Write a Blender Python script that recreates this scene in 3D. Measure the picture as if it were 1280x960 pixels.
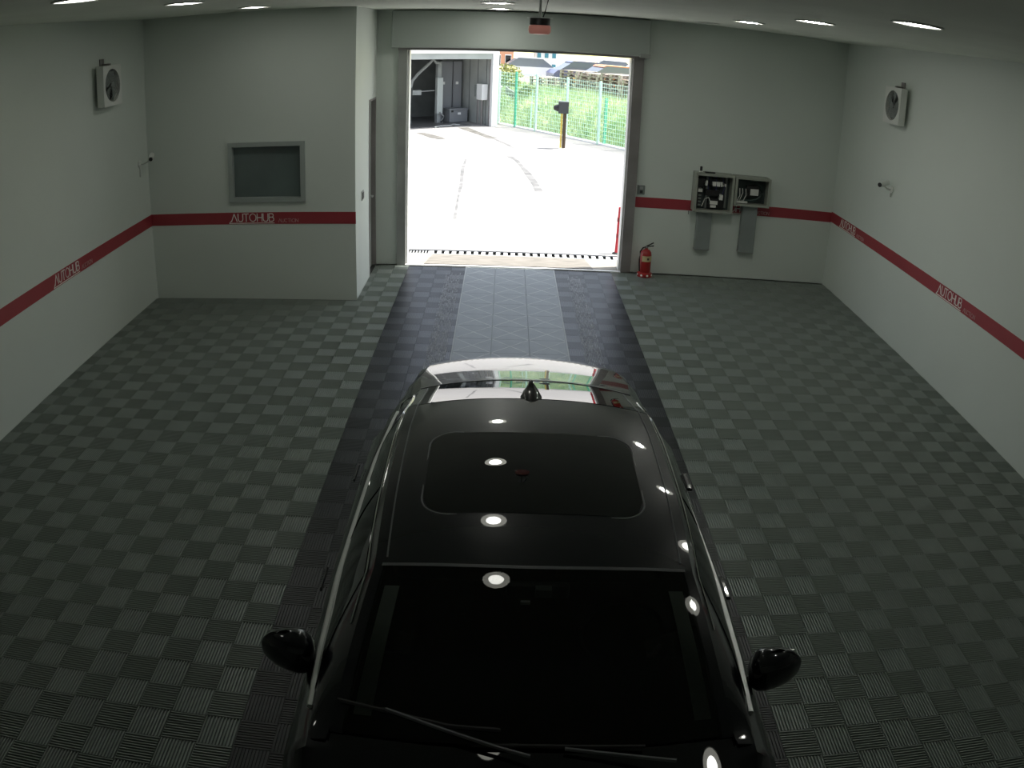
import bpy, bmesh, math, random
import numpy as np
from mathutils import Vector, Matrix
random.seed(7)
for o in list(bpy.data.objects): bpy.data.objects.remove(o, do_unlink=True)
SC = bpy.context.scene
COL = SC.collection

# ------------------------------------------------------------------ camera
CAM_POS = (-0.1247, -11.1236, 3.2269)
CR = (0.99935469, -0.00327161, 0.03577005)      # camera right
CU = (-0.03142608, 0.40264154, 0.91481812)      # camera up
CF = (0.01739544, 0.91535189, -0.4022789)       # camera forward
cam = bpy.data.cameras.new('security_camera_view')
cam.type = 'PANO'
cam.sensor_width = 36.0
cam.sensor_fit = 'HORIZONTAL'
LENS_K = (0.0, 3.35308302e-02, -3.86330938e-05, 7.33010057e-06, -2.05989702e-07)
def set_lens(holder):
    holder.panorama_type = 'FISHEYE_LENS_POLYNOMIAL'
    holder.fisheye_fov = math.radians(130)
    for i in range(5): setattr(holder, 'fisheye_polynomial_k%d' % i, -LENS_K[i])
try: set_lens(cam)
except Exception: set_lens(cam.cycles)
cam.clip_end = 500; cam.clip_start = 0.05
cobj = bpy.data.objects.new('security_camera_view', cam); COL.objects.link(cobj)
M = Matrix(((CR[0], CU[0], -CF[0], CAM_POS[0]), (CR[1], CU[1], -CF[1], CAM_POS[1]),
            (CR[2], CU[2], -CF[2], CAM_POS[2]), (0, 0, 0, 1)))
cobj.matrix_world = M
SC.camera = cobj
def project(P):
    d = np.array(P) - np.array(CAM_POS)
    x, y, z = d @ np.array(CR), d @ np.array(CU), d @ np.array(CF)
    rr = math.hypot(x, y); th = math.atan2(rr, z)
    r = 1063.6187*(th - 0.07284*th**3 + 0.07304*th**5)
    return 640 + r*x/max(rr, 1e-9), 480 - r*y/max(rr, 1e-9)

# ------------------------------------------------------------------ light
world = bpy.data.worlds.new('daylight'); SC.world = world; world.use_nodes = True
wn = world.node_tree; bg = wn.nodes['Background']
sky = wn.nodes.new('ShaderNodeTexSky'); sky.sky_type = 'NISHITA'; sky.sun_disc = False
sky.sun_elevation = math.radians(69); sky.sun_rotation = math.radians(75); sky.dust_density = 3.0
hs_ = wn.nodes.new('ShaderNodeHueSaturation'); hs_.inputs['Saturation'].default_value = 0.55
wn.links.new(sky.outputs[0], hs_.inputs['Color']); wn.links.new(hs_.outputs[0], bg.inputs[0]); bg.inputs[1].default_value = 0.38
sun = bpy.data.lights.new('sun', 'SUN'); sun.energy = 9.5; sun.angle = math.radians(0.6); sun.color = (1, 0.97, 0.92)
so = bpy.data.objects.new('sun', sun); COL.objects.link(so)
so.rotation_euler = Vector((0.36, 0.10, 0.93)).to_track_quat('Z', 'Y').to_euler()
so.location = (-10, 2, 30)
LAMP_INNER = 50.0
LAMP_RING = 3.2
SC.view_settings.view_transform = 'Standard'; SC.view_settings.look = 'None'
SC.view_settings.exposure = 0.0; SC.view_settings.gamma = 1.0
SC.view_settings.use_curve_mapping = False

# ------------------------------------------------------------------ materials
MATS = {}
def mat(name, rgb, rough=0.6, metal=0.0, var=0.0, scale=6.0, bump=0.0, bscale=60.0, coat=0.0, spec=0.5, emit=None, estr=0.0, stretch=None, rgb2=None):
    if name in MATS: return MATS[name]
    m = bpy.data.materials.new(name); m.use_nodes = True
    nt = m.node_tree; b = nt.nodes['Principled BSDF']
    b.inputs['Base Color'].default_value = (*rgb, 1); b.inputs['Roughness'].default_value = rough
    b.inputs['Metallic'].default_value = metal; b.inputs['Specular IOR Level'].default_value = spec
    b.inputs['Coat Weight'].default_value = coat; b.inputs['Coat Roughness'].default_value = 0.02
    if emit: b.inputs['Emission Color'].default_value = (*emit, 1); b.inputs['Emission Strength'].default_value = estr
    tc = nt.nodes.new('ShaderNodeTexCoord'); mp = nt.nodes.new('ShaderNodeMapping')
    nt.links.new(tc.outputs['Object'], mp.inputs[0])
    if stretch: mp.inputs['Scale'].default_value = stretch
    if var > 0 or rgb2:
        n = nt.nodes.new('ShaderNodeTexNoise'); n.inputs['Scale'].default_value = scale; n.inputs['Detail'].default_value = 5
        nt.links.new(mp.outputs[0], n.inputs['Vector'])
        r = nt.nodes.new('ShaderNodeValToRGB')
        r.color_ramp.elements[0].position = 0.35; r.color_ramp.elements[1].position = 0.65
        c2 = rgb2 if rgb2 else tuple(min(1, c*(1+var)) for c in rgb)
        c1 = rgb if rgb2 else tuple(c*(1-var) for c in rgb)
        r.color_ramp.elements[0].color = (*c1, 1); r.color_ramp.elements[1].color = (*c2, 1)
        nt.links.new(n.outputs['Fac'], r.inputs[0]); nt.links.new(r.outputs[0], b.inputs['Base Color'])
    if bump > 0:
        n2 = nt.nodes.new('ShaderNodeTexNoise'); n2.inputs['Scale'].default_value = bscale; n2.inputs['Detail'].default_value = 4
        nt.links.new(mp.outputs[0], n2.inputs['Vector'])
        bp = nt.nodes.new('ShaderNodeBump'); bp.inputs['Strength'].default_value = bump; bp.inputs['Distance'].default_value = 0.01
        nt.links.new(n2.outputs['Fac'], bp.inputs['Height']); nt.links.new(bp.outputs[0], b.inputs['Normal'])
    MATS[name] = m; return m
def glass(name, tint, gloss_rough=0.01):
    m = bpy.data.materials.new(name); m.use_nodes = True; nt = m.node_tree; nt.nodes.clear()
    out = nt.nodes.new('ShaderNodeOutputMaterial'); mx = nt.nodes.new('ShaderNodeMixShader')
    fr = nt.nodes.new('ShaderNodeFresnel'); fr.inputs[0].default_value = 1.5
    t = nt.nodes.new('ShaderNodeBsdfTransparent'); t.inputs[0].default_value = (*tint, 1)
    g = nt.nodes.new('ShaderNodeBsdfGlossy'); g.inputs['Roughness'].default_value = gloss_rough
    nt.links.new(fr.outputs[0], mx.inputs[0]); nt.links.new(t.outputs[0], mx.inputs[1]); nt.links.new(g.outputs[0], mx.inputs[2])
    nt.links.new(mx.outputs[0], out.inputs[0]); MATS[name] = m; return m
def emis(name, rgb, s):
    m = bpy.data.materials.new(name); m.use_nodes = True; nt = m.node_tree; nt.nodes.clear()
    out = nt.nodes.new('ShaderNodeOutputMaterial'); e = nt.nodes.new('ShaderNodeEmission')
    e.inputs[0].default_value = (*rgb, 1); e.inputs[1].default_value = s
    nt.links.new(e.outputs[0], out.inputs[0]); MATS[name] = m; return m

WALL = mat('wall_paint', (0.66, 0.71, 0.66), 0.75, var=0.02, scale=0.8, bump=0.08, bscale=90)
CEIL = mat('ceiling_paint', (0.78, 0.82, 0.74), 0.8, var=0.03, scale=1.5)
RED = mat('red_stripe', (0.34, 0.040, 0.052), 0.5, var=0.05, scale=3)
LETTER = mat('white_lettering', (0.95, 0.93, 0.88), 0.6)
LETTER2 = mat('faded_lettering', (0.60, 0.36, 0.36), 0.6)
TILE = mat('grey_floor_tile', (0.25, 0.285, 0.255), 0.34, var=0.05, scale=3, spec=0.55)
DARKT = mat('charcoal_floor_tile', (0.024, 0.027, 0.028), 0.36, var=0.15, scale=5, spec=0.5)
CENT = mat('slate_centre_tile', (0.14, 0.16, 0.165), 0.42, var=0.10, scale=4, bump=0.1, bscale=25)
CENTX = mat('scuffed_rib', (0.26, 0.28, 0.28), 0.42, rgb2=(0.46, 0.48, 0.48), scale=9)
EDGE = mat('lane_edge_grey', (0.34, 0.36, 0.36), 0.5)
DUST = mat('dusty_tyre_track', (0.08, 0.085, 0.09), 0.6, rgb2=(0.24, 0.25, 0.255), scale=18, stretch=(2.2, 0.8, 1))
SLAB = mat('concrete_slab', (0.05, 0.055, 0.05), 0.8)
STEEL = mat('grey_steel', (0.34, 0.35, 0.335), 0.5, metal=0.1, var=0.12, scale=2)
STEELB = mat('brownish_steel', (0.25, 0.235, 0.23), 0.5, metal=0.1, var=0.15, scale=2)
ALU = mat('aluminium', (0.62, 0.64, 0.62), 0.35, metal=0.6, var=0.08, scale=8)
SHUT = mat('shutter_box_paint', (0.40, 0.44, 0.41), 0.55, var=0.05, scale=1.2)
WHITE = mat('white_plastic', (0.72, 0.74, 0.70), 0.45)
WHITE2 = mat('white_enamel', (0.85, 0.86, 0.84), 0.4)
BLACK = mat('black_plastic', (0.015, 0.016, 0.016), 0.45)
RUBBER = mat('black_rubber', (0.02, 0.02, 0.02), 0.8)
GREYP = mat('grey_plastic', (0.20, 0.22, 0.21), 0.5)
PANEL = mat('panel_box_paint', (0.33, 0.35, 0.30), 0.5, var=0.05, scale=4)
DUCT = mat('duct_grey', (0.27, 0.30, 0.29), 0.5, var=0.05, scale=4)
FIRE = mat('fire_red', (0.38, 0.02, 0.018), 0.3, coat=0.3)
LABEL = mat('yellow_label', (0.62, 0.55, 0.30), 0.6)
PAPER = mat('paper_white', (0.8, 0.8, 0.76), 0.7)
PAINT = mat('black_car_paint', (0.003, 0.0038, 0.006), 0.3, coat=1.0, spec=0.1)
BGLASS = mat('privacy_glass', (0.004, 0.0045, 0.005), 0.02, spec=0.5)
WGLASS = glass('windshield_glass', (0.34, 0.37, 0.35))
CHROME = mat('chrome', (0.75, 0.76, 0.74), 0.12, metal=1.0)
SEAM = mat('seal_grey', (0.09, 0.095, 0.10), 0.5)
INTER = mat('cabin_black', (0.008, 0.008, 0.008), 0.8)
INTERG = mat('cabin_trim_grey', (0.75, 0.78, 0.74), 0.7)
PANE = mat('office_pane', (0.05, 0.062, 0.062), 0.06, spec=0.5)
WFRAME = mat('window_frame_grey', (0.36, 0.40, 0.38), 0.45, var=0.03)
CONC = mat('sunlit_concrete', (0.30, 0.295, 0.285), 0.9, var=0.04, scale=0.6, bump=0.1, bscale=30)
APRON = mat('worn_apron_concrete', (0.24, 0.225, 0.19), 0.85, rgb2=(0.34, 0.32, 0.28), scale=3.0, stretch=(1, 5, 1))
RAMP = mat('worn_ramp_plate', (0.15, 0.138, 0.115), 0.7, rgb2=(0.24, 0.22, 0.19), scale=4, stretch=(1, 6, 1))
STAIN = mat('tyre_stain', (0.11, 0.11, 0.107), 0.9, rgb2=(0.21, 0.21, 0.205), scale=3)
STAIN2 = mat('dark_streak', (0.09, 0.088, 0.078), 0.9, rgb2=(0.17, 0.165, 0.15), scale=4)

# ------------------------------------------------------------------ helpers
def mesh(name, V, F, smooth=False):
    me = bpy.data.meshes.new(name); me.from_pydata([tuple(v) for v in V], [], [tuple(f) for f in F]); me.update()
    if smooth:
        for p in me.polygons: p.use_smooth = True
    return me
class MB:
    def __init__(s): s.V = []; s.F = []
    def box(s, a, b, rz=0, ctr=None, rx=0):
        x0, y0, z0 = a; x1, y1, z1 = b; n = len(s.V)
        P = [(x0,y0,z0),(x1,y0,z0),(x1,y1,z0),(x0,y1,z0),(x0,y0,z1),(x1,y0,z1),(x1,y1,z1),(x0,y1,z1)]
        if rz or rx:
            c = Vector(ctr) if ctr else Vector(((x0+x1)/2, (y0+y1)/2, (z0+z1)/2))
            R = Matrix.Rotation(rz, 3, 'Z') @ Matrix.Rotation(rx, 3, 'X')
            P = [tuple(R @ (Vector(p)-c) + c) for p in P]
        s.V += P
        s.F += [(n,n+3,n+2,n+1),(n+4,n+5,n+6,n+7),(n,n+1,n+5,n+4),(n+1,n+2,n+6,n+5),(n+2,n+3,n+7,n+6),(n+3,n,n+4,n+7)]
        return s
    def tube(s, pts, r, seg=8, cap=True):
        pts = [Vector(p) for p in pts]; n0 = len(s.V); rr = r if isinstance(r, (list, tuple)) else [r]*len(pts)
        for i, p in enumerate(pts):
            d = (pts[min(i+1, len(pts)-1)] - pts[max(i-1, 0)]).normalized()
            a = d.cross(Vector((0, 0, 1)));
            if a.length < 1e-3: a = d.cross(Vector((1, 0, 0)))
            a.normalize(); b = d.cross(a)
            for k in range(seg):
                t = 2*math.pi*k/seg; s.V.append(tuple(p + (a*math.cos(t) + b*math.sin(t))*rr[i]))
        for i in range(len(pts)-1):
            for k in range(seg):
                k2 = (k+1) % seg; a0 = n0+i*seg
                s.F.append((a0+k, a0+k2, a0+seg+k2, a0+seg+k))
        if cap:
            s.F.append(tuple(n0+k for k in range(seg))[::-1]); s.F.append(tuple(n0+(len(pts)-1)*seg+k for k in range(seg)))
        return s
    def lathe(s, prof, c=(0,0,0), axis='Z', seg=20, flip=False):
        n0 = len(s.V); R = {'Z': Matrix.Identity(3), 'X': Matrix.Rotation(math.pi/2, 3, 'Y'), 'Y': Matrix.Rotation(-math.pi/2, 3, 'X')}[axis]
        for (r, z) in prof:
            for k in range(seg):
                t = 2*math.pi*k/seg; v = R @ Vector((r*math.cos(t), r*math.sin(t), z)); s.V.append((v.x+c[0], v.y+c[1], v.z+c[2]))
        for i in range(len(prof)-1):
            for k in range(seg):
                k2 = (k+1) % seg; a = n0+i*seg; f = (a+k, a+k2, a+seg+k2, a+seg+k); s.F.append(f)
        if prof[0][0] > 1e-6: s.F.append(tuple(n0+k for k in range(seg))[::-1])
        if prof[-1][0] > 1e-6: s.F.append(tuple(n0+(len(prof)-1)*seg+k for k in range(seg)))
        return s
    def prism(s, poly, y0, y1):          # polygon in (x,z), extruded along y
        n = len(s.V); m = len(poly)
        s.V += [(x, y0, z) for x, z in poly] + [(x, y1, z) for x, z in poly]
        s.F.append(tuple(range(n, n+m))); s.F.append(tuple(range(n+m, n+2*m))[::-1])
        for i in range(m): j = (i+1) % m; s.F.append((n+i, n+m+i, n+m+j, n+j))
        return s
    def build(s, name, m, parent=None, smooth=False, loc=None):
        me = mesh(name, s.V, s.F, smooth); me.materials.append(m)
        o = bpy.data.objects.new(name, me); COL.objects.link(o)
        if parent: o.parent = parent
        if loc: o.location = loc
        bm = bmesh.new(); bm.from_mesh(me); bmesh.ops.recalc_face_normals(bm, faces=bm.faces); bm.to_mesh(me); bm.free()
        if smooth:
            for p in me.polygons: p.use_smooth = True
            md = o.modifiers.new('edge', 'EDGE_SPLIT'); md.split_angle = math.radians(40)
        return o
def bevel(o, w=0.01, seg=2):
    md = o.modifiers.new('bevel', 'BEVEL'); md.width = w; md.segments = seg; md.limit_method = 'ANGLE'; return o
def empty(name, loc=(0,0,0), rz=0):
    o = bpy.data.objects.new(name, None); COL.objects.link(o); o.location = loc; o.rotation_euler = (0, 0, rz); o.empty_display_size = 0.1; return o
def tag(o, label=None, cat=None, group=None, kind=None):
    if label: o['label'] = label
    if cat: o['category'] = cat
    if group: o['group'] = group
    if kind: o['kind'] = kind
    return o
def struct(o, label=None): o['kind'] = 'structure'; return tag(o, label)
def copy_tree(o, parent=None):
    c = o.copy(); COL.objects.link(c); c.parent = parent
    for ch in list(o.children): copy_tree(ch, c)
    return c

# ------------------------------------------------------------------ room shell
XL, XR, ZC, YB, YF, XE, YR = -4.543, 4.606, 3.56, 0.262, -1.342, -1.872, -14.0
DX0, DX1, DZ = -1.50, 1.56, 3.03
wl = struct(MB().box((XL-.2, YR-.2, -.05), (XL, YB+.22, ZC)).build('wall_left', WALL), 'white painted side wall carrying a wall fan near the office corner')
wr = struct(MB().box((XR, YR-.2, -.05), (XR+.2, YB+.22, ZC)).build('wall_right', WALL), 'white painted side wall running beside the electrical boxes corner')
struct(MB().box((XL, YR-.2, -.05), (XR, YR, ZC)).build('wall_rear', WALL), 'white end wall facing the garage doorway')
struct(MB().box((XL-.2, YR-.2, ZC), (XR+.2, YB+.22, ZC+.12)).build('ceiling', CEIL), 'pale ceiling with round recessed downlights')
wb = MB().box((XL, YB, -.05), (DX0, YB+.22, ZC)).box((DX1, YB, -.05), (XR, YB+.22, ZC)).box((DX0, YB, DZ), (DX1, YB+.22, ZC))
wb = struct(wb.build('wall_back', WALL), 'white wall around the open garage doorway')
WX0, WX1, WZ0, WZ1 = -3.45, -2.482, 1.222, 1.962
wo = MB().box((XL, YF, -.05), (WX0, YF+.12, ZC)).box((WX1, YF, -.05), (XE, YF+.12, ZC)).box((WX0, YF, -.05), (WX1, YF+.12, WZ0)).box((WX0, YF, WZ1), (WX1, YF+.12, ZC))
wo = struct(wo.build('wall_office_front', WALL), 'white office wall with a grey framed window above a red stripe')
ws = MB().box((XE-.12, YF+.12, -.05), (XE, -.35, ZC)).box((XE-.12, -.35, 2.36), (XE, YB, ZC)).box((XE-.12, .22, -.05), (XE, YB, 2.36))
struct(ws.build('wall_office_side', WALL), 'narrow white return wall with a grey door beside the doorway')
# window
w1 = struct(empty('window_1', (WX0, YF, WZ0)), 'grey framed office window with dark glass')
fw = .055; W = WX1-WX0; H = WZ1-WZ0
for nm, a, b in (('frame_rail', (0, -.03, 0), (W, .10, fw)), ('frame_rail', (0, -.03, H-fw), (W, .10, H)), ('frame_stile', (0, -.03, fw), (fw, .10, H-fw)), ('frame_stile', (W-fw, -.03, fw), (W, .10, H-fw))):
    MB().box(a, b).build(nm, WFRAME, w1)
MB().box((fw, .045, fw), (W-fw, .055, H-fw)).build('pane', mat('office_teal_glass', (.13, .165, .16), .08, var=.1, scale=1.5), w1)  # opaque pane in a slightly mottled teal-grey
# a screen back on a desk behind the office window
mon = empty('monitor', (-3.10, YF+.40, 1.05)); tag(mon, 'dark monitor back standing behind the office window', 'monitor')
MB().box((-.24, 0, .10), (.26, .05, .52)).build('screen', BLACK, mon); MB().box((-.03, .01, .02), (.03, .05, .12)).build('stand', BLACK, mon); MB().box((-.12, -.05, 0), (.12, .12, .02)).build('base', BLACK, mon)
dk = empty('office_desk', (-3.0, YF+.22, 0)); tag(dk, 'plain desk inside the office below the window', 'desk')
MB().box((-.7, 0, 1.01), (.7, .6, 1.05)).build('desk_top', GREYP, dk)
for x in (-.66, .62): MB().box((x, .05, -.018), (x+.04, .55, 1.01)).build('leg', GREYP, dk)
# side door
d1 = struct(empty('door_1', (XE, -.35, 0)), 'plain grey door set in the office return wall')
MB().box((-.10, .03, .0), (-.055, .54, 2.33)).build('door_leaf', mat('door_grey', (0.42, 0.45, 0.42), 0.5), d1)
MB().box((-.12, 0, 0), (.006, .03, 2.36)).build('door_jamb', STEELB, d1); MB().box((-.12, .54, 0), (.006, .57, 2.36)).build('door_jamb', STEELB, d1); MB().box((-.12, .03, 2.33), (.006, .54, 2.36)).build('door_head', STEELB, d1)
MB().tube([(-.055, .47, 1.0), (-.015, .47, 1.0), (-.015, .38, 1.0)], .01).build('door_handle', ALU, d1)

# stripes (painted band) with lettering
SZ0, SZ1 = .945, 1.092
def stripe(n, a, b, label):
    return struct(MB().box(a, b).build('trim_%d' % n, RED), label)
LET = {
 'A': [[(0,0),(.5,1),(1,0)]], 'U': [[(0,1),(0,.32),(.12,.08),(.35,0),(.65,0),(.88,.08),(1,.32),(1,1)]],
 'T': [[(0,1),(1,1)],[(.5,1),(.5,0)]],
 'O': [[(.5+.5*math.cos(t*math.pi/8), .5+.5*math.sin(t*math.pi/8)) for t in range(17)]],
 'H': [[(0,0),(0,1)],[(1,0),(1,1)],[(0,.5),(1,.5)]],
 'B': [[(0,0),(0,1),(.65,1),(.9,.88),(.9,.66),(.65,.54),(0,.54)],[(.65,.54),(1,.42),(1,.14),(.7,0),(0,0)]],
 'C': [[(.5+.5*math.cos(t), .5+.5*math.sin(t)) for t in [0.7+ k*(2*math.pi-1.4)/12 for k in range(13)]]],
 'I': [[(.5,0),(.5,1)]], 'N': [[(0,0),(0,1),(1,0),(1,1)]]}
def ribbon(mb, pts, w, T):
    for (a, b) in zip(pts[:-1], pts[1:]):
        a = Vector((a[0], a[1])); b = Vector((b[0], b[1])); d = (b-a).normalized(); n = Vector((-d.y, d.x))*w/2; a2 = a-d*w*.35; b2 = b+d*w*.35
        k = len(mb.V)
        for h in (0, .002): mb.V += [T(p.x, p.y, h) for p in (a2+n, a2-n, b2-n, b2+n)]
        mb.F += [(k,k+1,k+2,k+3),(k+4,k+7,k+6,k+5)] + [(k+i, k+4+i, k+4+(i+1)%4, k+(i+1)%4) for i in range(4)]
def word(mb, txt, x0, z0, h, total, wts, w, T):
    gap = .16*h; s = (total-gap*(len(txt)-1))/sum(wts[c] for c in txt); x = x0
    for c in txt:
        cw = wts[c]*s
        for pl in LET[c]: ribbon(mb, [(x+p[0]*cw, z0+p[1]*h) for p in pl], w, T)
        x += cw+gap
WT = dict(A=1.0, U=.85, T=.8, O=1.15, H=.85, B=.8, C=1.0, I=.25, N=.9)
def logo(parent, T, big=True):
    m = MB(); word(m, 'AUTOHUB', .03, SZ0+.034, .095, .55, WT, .0105, T); ribbon(m, [(.0, SZ0+.012), (.585, SZ0+.012)], .009, T)
    ribbon(m, [(.0, SZ0+.012), (.035, SZ0+.05)], .008, T)
    m.build('autohub_lettering', LETTER, parent)
    m = MB(); word(m, 'AUCTION', .64, SZ0+.022, .042, .25, WT, .006, T); m.build('auction_lettering', LETTER2, parent)
t1 = stripe(1, (XL, YR, SZ0), (XL+.004, YF, SZ1), 'red painted band with white lettering along the fan and office corner wall')
t2 = stripe(2, (XL+.004, YF-.004, SZ0), (XE+.004, YF, SZ1), 'red painted band with white lettering below the office window')
t3 = stripe(3, (1.64, YB-.004, SZ0-.012), (XR-.004, YB, SZ1-.012), 'red painted band behind the electrical boxes')
t4 = stripe(4, (XR-.004, YR, SZ0), (XR, YB, SZ1), 'red painted band with repeated white lettering on the wall beyond the electrical boxes')
for y in (-3.97, -7.02, -10.07): logo(t1, lambda a, z, h, y=y: (XL+.004+h, y+a, z))
logo(t2, lambda a, z, h: (-3.472+a, YF-.004-h, z))
logo(t3, lambda a, z, h: (2.78+a*.95, YB-.004-h, z-.012))
for y in (-.09, -3.14, -6.19, -9.24): logo(t4, lambda a, z, h, y=y: (XR-.004-h, y-a, z))

# garage doorway: jambs, guides, shutter box, sill
j = struct(empty('door_2', (0, YB, 0)), 'wide garage doorway with steel jambs and roller shutter housing')
MB().box((-1.575, -.05, 0), (-1.455, .22, DZ)).build('jamb', STEEL, j)
MB().box((1.535, -.05, 0), (1.675, .22, DZ)).build('jamb', STEELB, j)
MB().box((-1.455, .02, 0), (-1.432, .20, 2.99)).build('guide_rail', WHITE2, j)
MB().box((1.512, .02, 0), (1.535, .20, 2.99)).build('guide_rail', WHITE2, j)
bevel(MB().box((-1.66, -.16, 3.035), (1.73, 0, 3.545)).build('shutter_box', SHUT, j), .015)
MB().box((-1.575, -.10, 3.0), (1.675, .22, 3.035)).build('shutter_slot', STEELB, j)
MB().box((1.60, -.175, 3.02), (1.735, .0, 3.075)).build('end_bracket', STEEL, j)
MB().box((-1.455, -.075, -.018), (1.535, -.03, .012)).build('sill_strip', WHITE2, j)

# ------------------------------------------------------------------ floor and tiles
fl = struct(MB().box((XL-.2, YR-.2, -.12), (XR+.2, YB+.0, -.018)).build('floor', SLAB), 'workshop floor of interlocking ribbed grey tiles with a charcoal drive lane')
def rib_tile(nr=11, wf=.30, dep=.013):
    # 0.4 m tile of four ribbed squares, rib direction alternating; top at z=0
    mb = MB(); e = .0008
    def square(x0, y0, along_y):
        p = .2/nr; w = p*wf; n = len(mb.V)
        mb.V += [(x0+e, y0+e, -dep), (x0+.2-e, y0+e, -dep), (x0+.2-e, y0+.2-e, -dep), (x0+e, y0+.2-e, -dep)]; mb.F.append((n, n+1, n+2, n+3))
        for i in range(nr):
            c = p*(i+.5); n = len(mb.V); q = [(c-w/2-.0012, -dep), (c-w/2, 0), (c+w/2, 0), (c+w/2+.0012, -dep)]
            for s in (e, .2-e):
                for (u, z) in q: mb.V.append((x0+u, y0+s, z) if along_y else (x0+s, y0+u, z))
            for k in range(3):
                f = (n+k, n+k+1, n+5+k, n+4+k); mb.F.append(f if not along_y else f[::-1])
    square(-.2, -.2, True); square(0, -.2, False); square(-.2, 0, False); square(0, 0, True)
    n = len(mb.V)   # rim
    for (x, y) in ((-.1995, -.1995), (.1995, -.1995), (.1995, .1995), (-.1995, .1995)): mb.V += [(x, y, -.003), (x, y, -.018)]
    for k in range(4): a = n+2*k; b = n+2*((k+1) % 4); mb.F.append((a, a+1, b+1, b))
    return mb
def fix(me):
    bm = bmesh.new(); bm.from_mesh(me); bmesh.ops.recalc_face_normals(bm, faces=bm.faces); bm.to_mesh(me); bm.free(); return me
RT = rib_tile(); RD = rib_tile(11, .66, .006)
def upn(V, F):
    out = []
    V = np.array(V)
    for f in F:
        a, b, c = V[f[0]], V[f[1]], V[f[2]]; nz = np.cross(b-a, c-b)[2]
        out.append(f[::-1] if nz < -1e-9 else f)
    return out
RT.F = upn(RT.V, RT.F); RD.F = upn(RD.V, RD.F)
tile_me = mesh('floor_tile', RT.V, RT.F); tile_me.materials.append(TILE)
dark_me = mesh('lane_tile', RD.V, RD.F); dark_me.materials.append(DARKT)
cb = MB(); cb.box((-.1985, -.1985, -.018), (.1985, .1985, 0))
cent_me = mesh('centre_tile', cb.V, cb.F); cent_me.materials.append(CENT); fix(cent_me)
xb = MB()
for r_ in (math.pi/4, -math.pi/4): xb.box((-.27, -.0045, 0), (.27, .0045, .0006), rz=r_)
xr_me = mesh('diagonal_rib', xb.V, xb.F); xr_me.materials.append(CENTX); fix(xr_me)
rest_g, rest_d = [], []
cand = []
j0 = -0.2+.0    # tile joints at y = -0.2 - 0.4k
rows = [(-.2+.4*k) for k in range(1, -36, -1)]     # tile upper edge y
def clipv(V, x0, x1, y1): return [(min(max(v[0], x0), x1), min(v[1], y1), v[2]) for v in V]
for yt in rows:
    yc = yt-.2
    for side in (-1, 1):
        for k in range(8):
            xc = side*(1.4+.4*k+.2)
            if side < 0 and yc > YF-.1 and xc < XE-.25: continue
            x_lo, x_hi = max(XL+.003, -9), XR-.003
            cut = xc-.2 < x_lo or xc+.2 > x_hi or yt > YB-.05 or (side < 0 and yc > YF-.25 and xc-.2 < XE) 
            u, v = project((xc, yc, 0)); d = math.dist((xc, yc, 0), CAM_POS)
            cand.append((0 if (-30 < u < 1310 and -20 < v < 990 and not cut) else 1, d, xc, yc, cut))
cand.sort()
n_ind = 0
for (outside, d, xc, yc, cut) in cand:
    if not outside and n_ind < 300:
        o = bpy.data.objects.new('floor_tile', tile_me); COL.objects.link(o); o.parent = fl; o.location = (xc, yc, 0); n_ind += 1
    else: rest_g.append((xc, yc))
def join_tiles(name, lst, m, T=RT):
    V, F = [], []
    for (xc, yc) in lst:
        n = len(V); tv = [(v[0]+xc, v[1]+yc, v[2]) for v in T.V]
        x_lo = XL+.003
        tv = clipv(tv, x_lo, XR-.003, YB-.08)
        if xc < -1.4:
            if yc > YF-.05: tv = [(max(v[0], XE+.004), v[1], v[2]) for v in tv]
            elif yc+.2 > YF-.004 and xc-.2 < XE: tv = [(v[0], min(v[1], YF-.006) if v[0] < XE else v[1], v[2]) for v in tv]
        V += tv; F += [tuple(i+n for i in f) for f in T.F]
    me = mesh(name, V, F); me.materials.append(m); o = bpy.data.objects.new(name, me); COL.objects.link(o); o.parent = fl; o['kind'] = 'stuff'; return o
def under_car(x, y): return -.86 < x < .92 and -10.4 < y < -5.0
for yt in rows:
    yc = yt-.2
    for xc in (-1.2, -.8, .8, 1.2):
        if yc > 0 or yc < -9.4 or under_car(xc, yc): rest_d.append((xc, yc)); continue
        o = bpy.data.objects.new('lane_tile', dark_me); COL.objects.link(o); o.parent = fl; o.location = (xc, yc, 0)
    for xc in (-.4, 0, .4):
        if yc > 0: 
            b_ = MB().box((xc-.1985, yt-.3985, -.018), (xc+.1985, YB-.08, 0)).build('centre_tile', CENT, fl); continue
        if yc < -5.4 and yc > -10.5: continue
        o = bpy.data.objects.new('centre_tile', cent_me); COL.objects.link(o); o.parent = fl; o.location = (xc, yc, 0)
        if yc > -6: q = bpy.data.objects.new('diagonal_rib', xr_me); COL.objects.link(q); q.parent = o
join_tiles('floor_tile_remainder', rest_g, TILE); join_tiles('lane_tile_remainder', rest_d, DARKT, RD)
MB().box((-.60, -5.4, -.018), (.60, -10.6, -.002)).build('centre_tile_remainder', CENT, fl)['kind'] = 'stuff'
for x in (-.604, .604): MB().box((x-.005, -13.9, -.002), (x+.005, YB-.08, .003)).build('lane_edge_strip', EDGE, fl)
# dusty tyre tracks pressed on the lane tiles
for (x0, x1) in ((-.86, -.66), (.76, .955)):
    m = MB()
    for q in range(11):
        xc_ = x0+(x1-x0)*(q+.5)/11; y = -.1-random.random()*.2
        while y > -5.6:
            L_ = random.uniform(.03, .22); w_ = random.uniform(.003, .0075)
            m.box((xc_-w_, y-L_, 0), (xc_+w_, y, .001)); y -= L_+random.uniform(.01, .12)
    o = m.build('tyre_track_dust', DUST, fl); o['kind'] = 'stuff'

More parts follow.
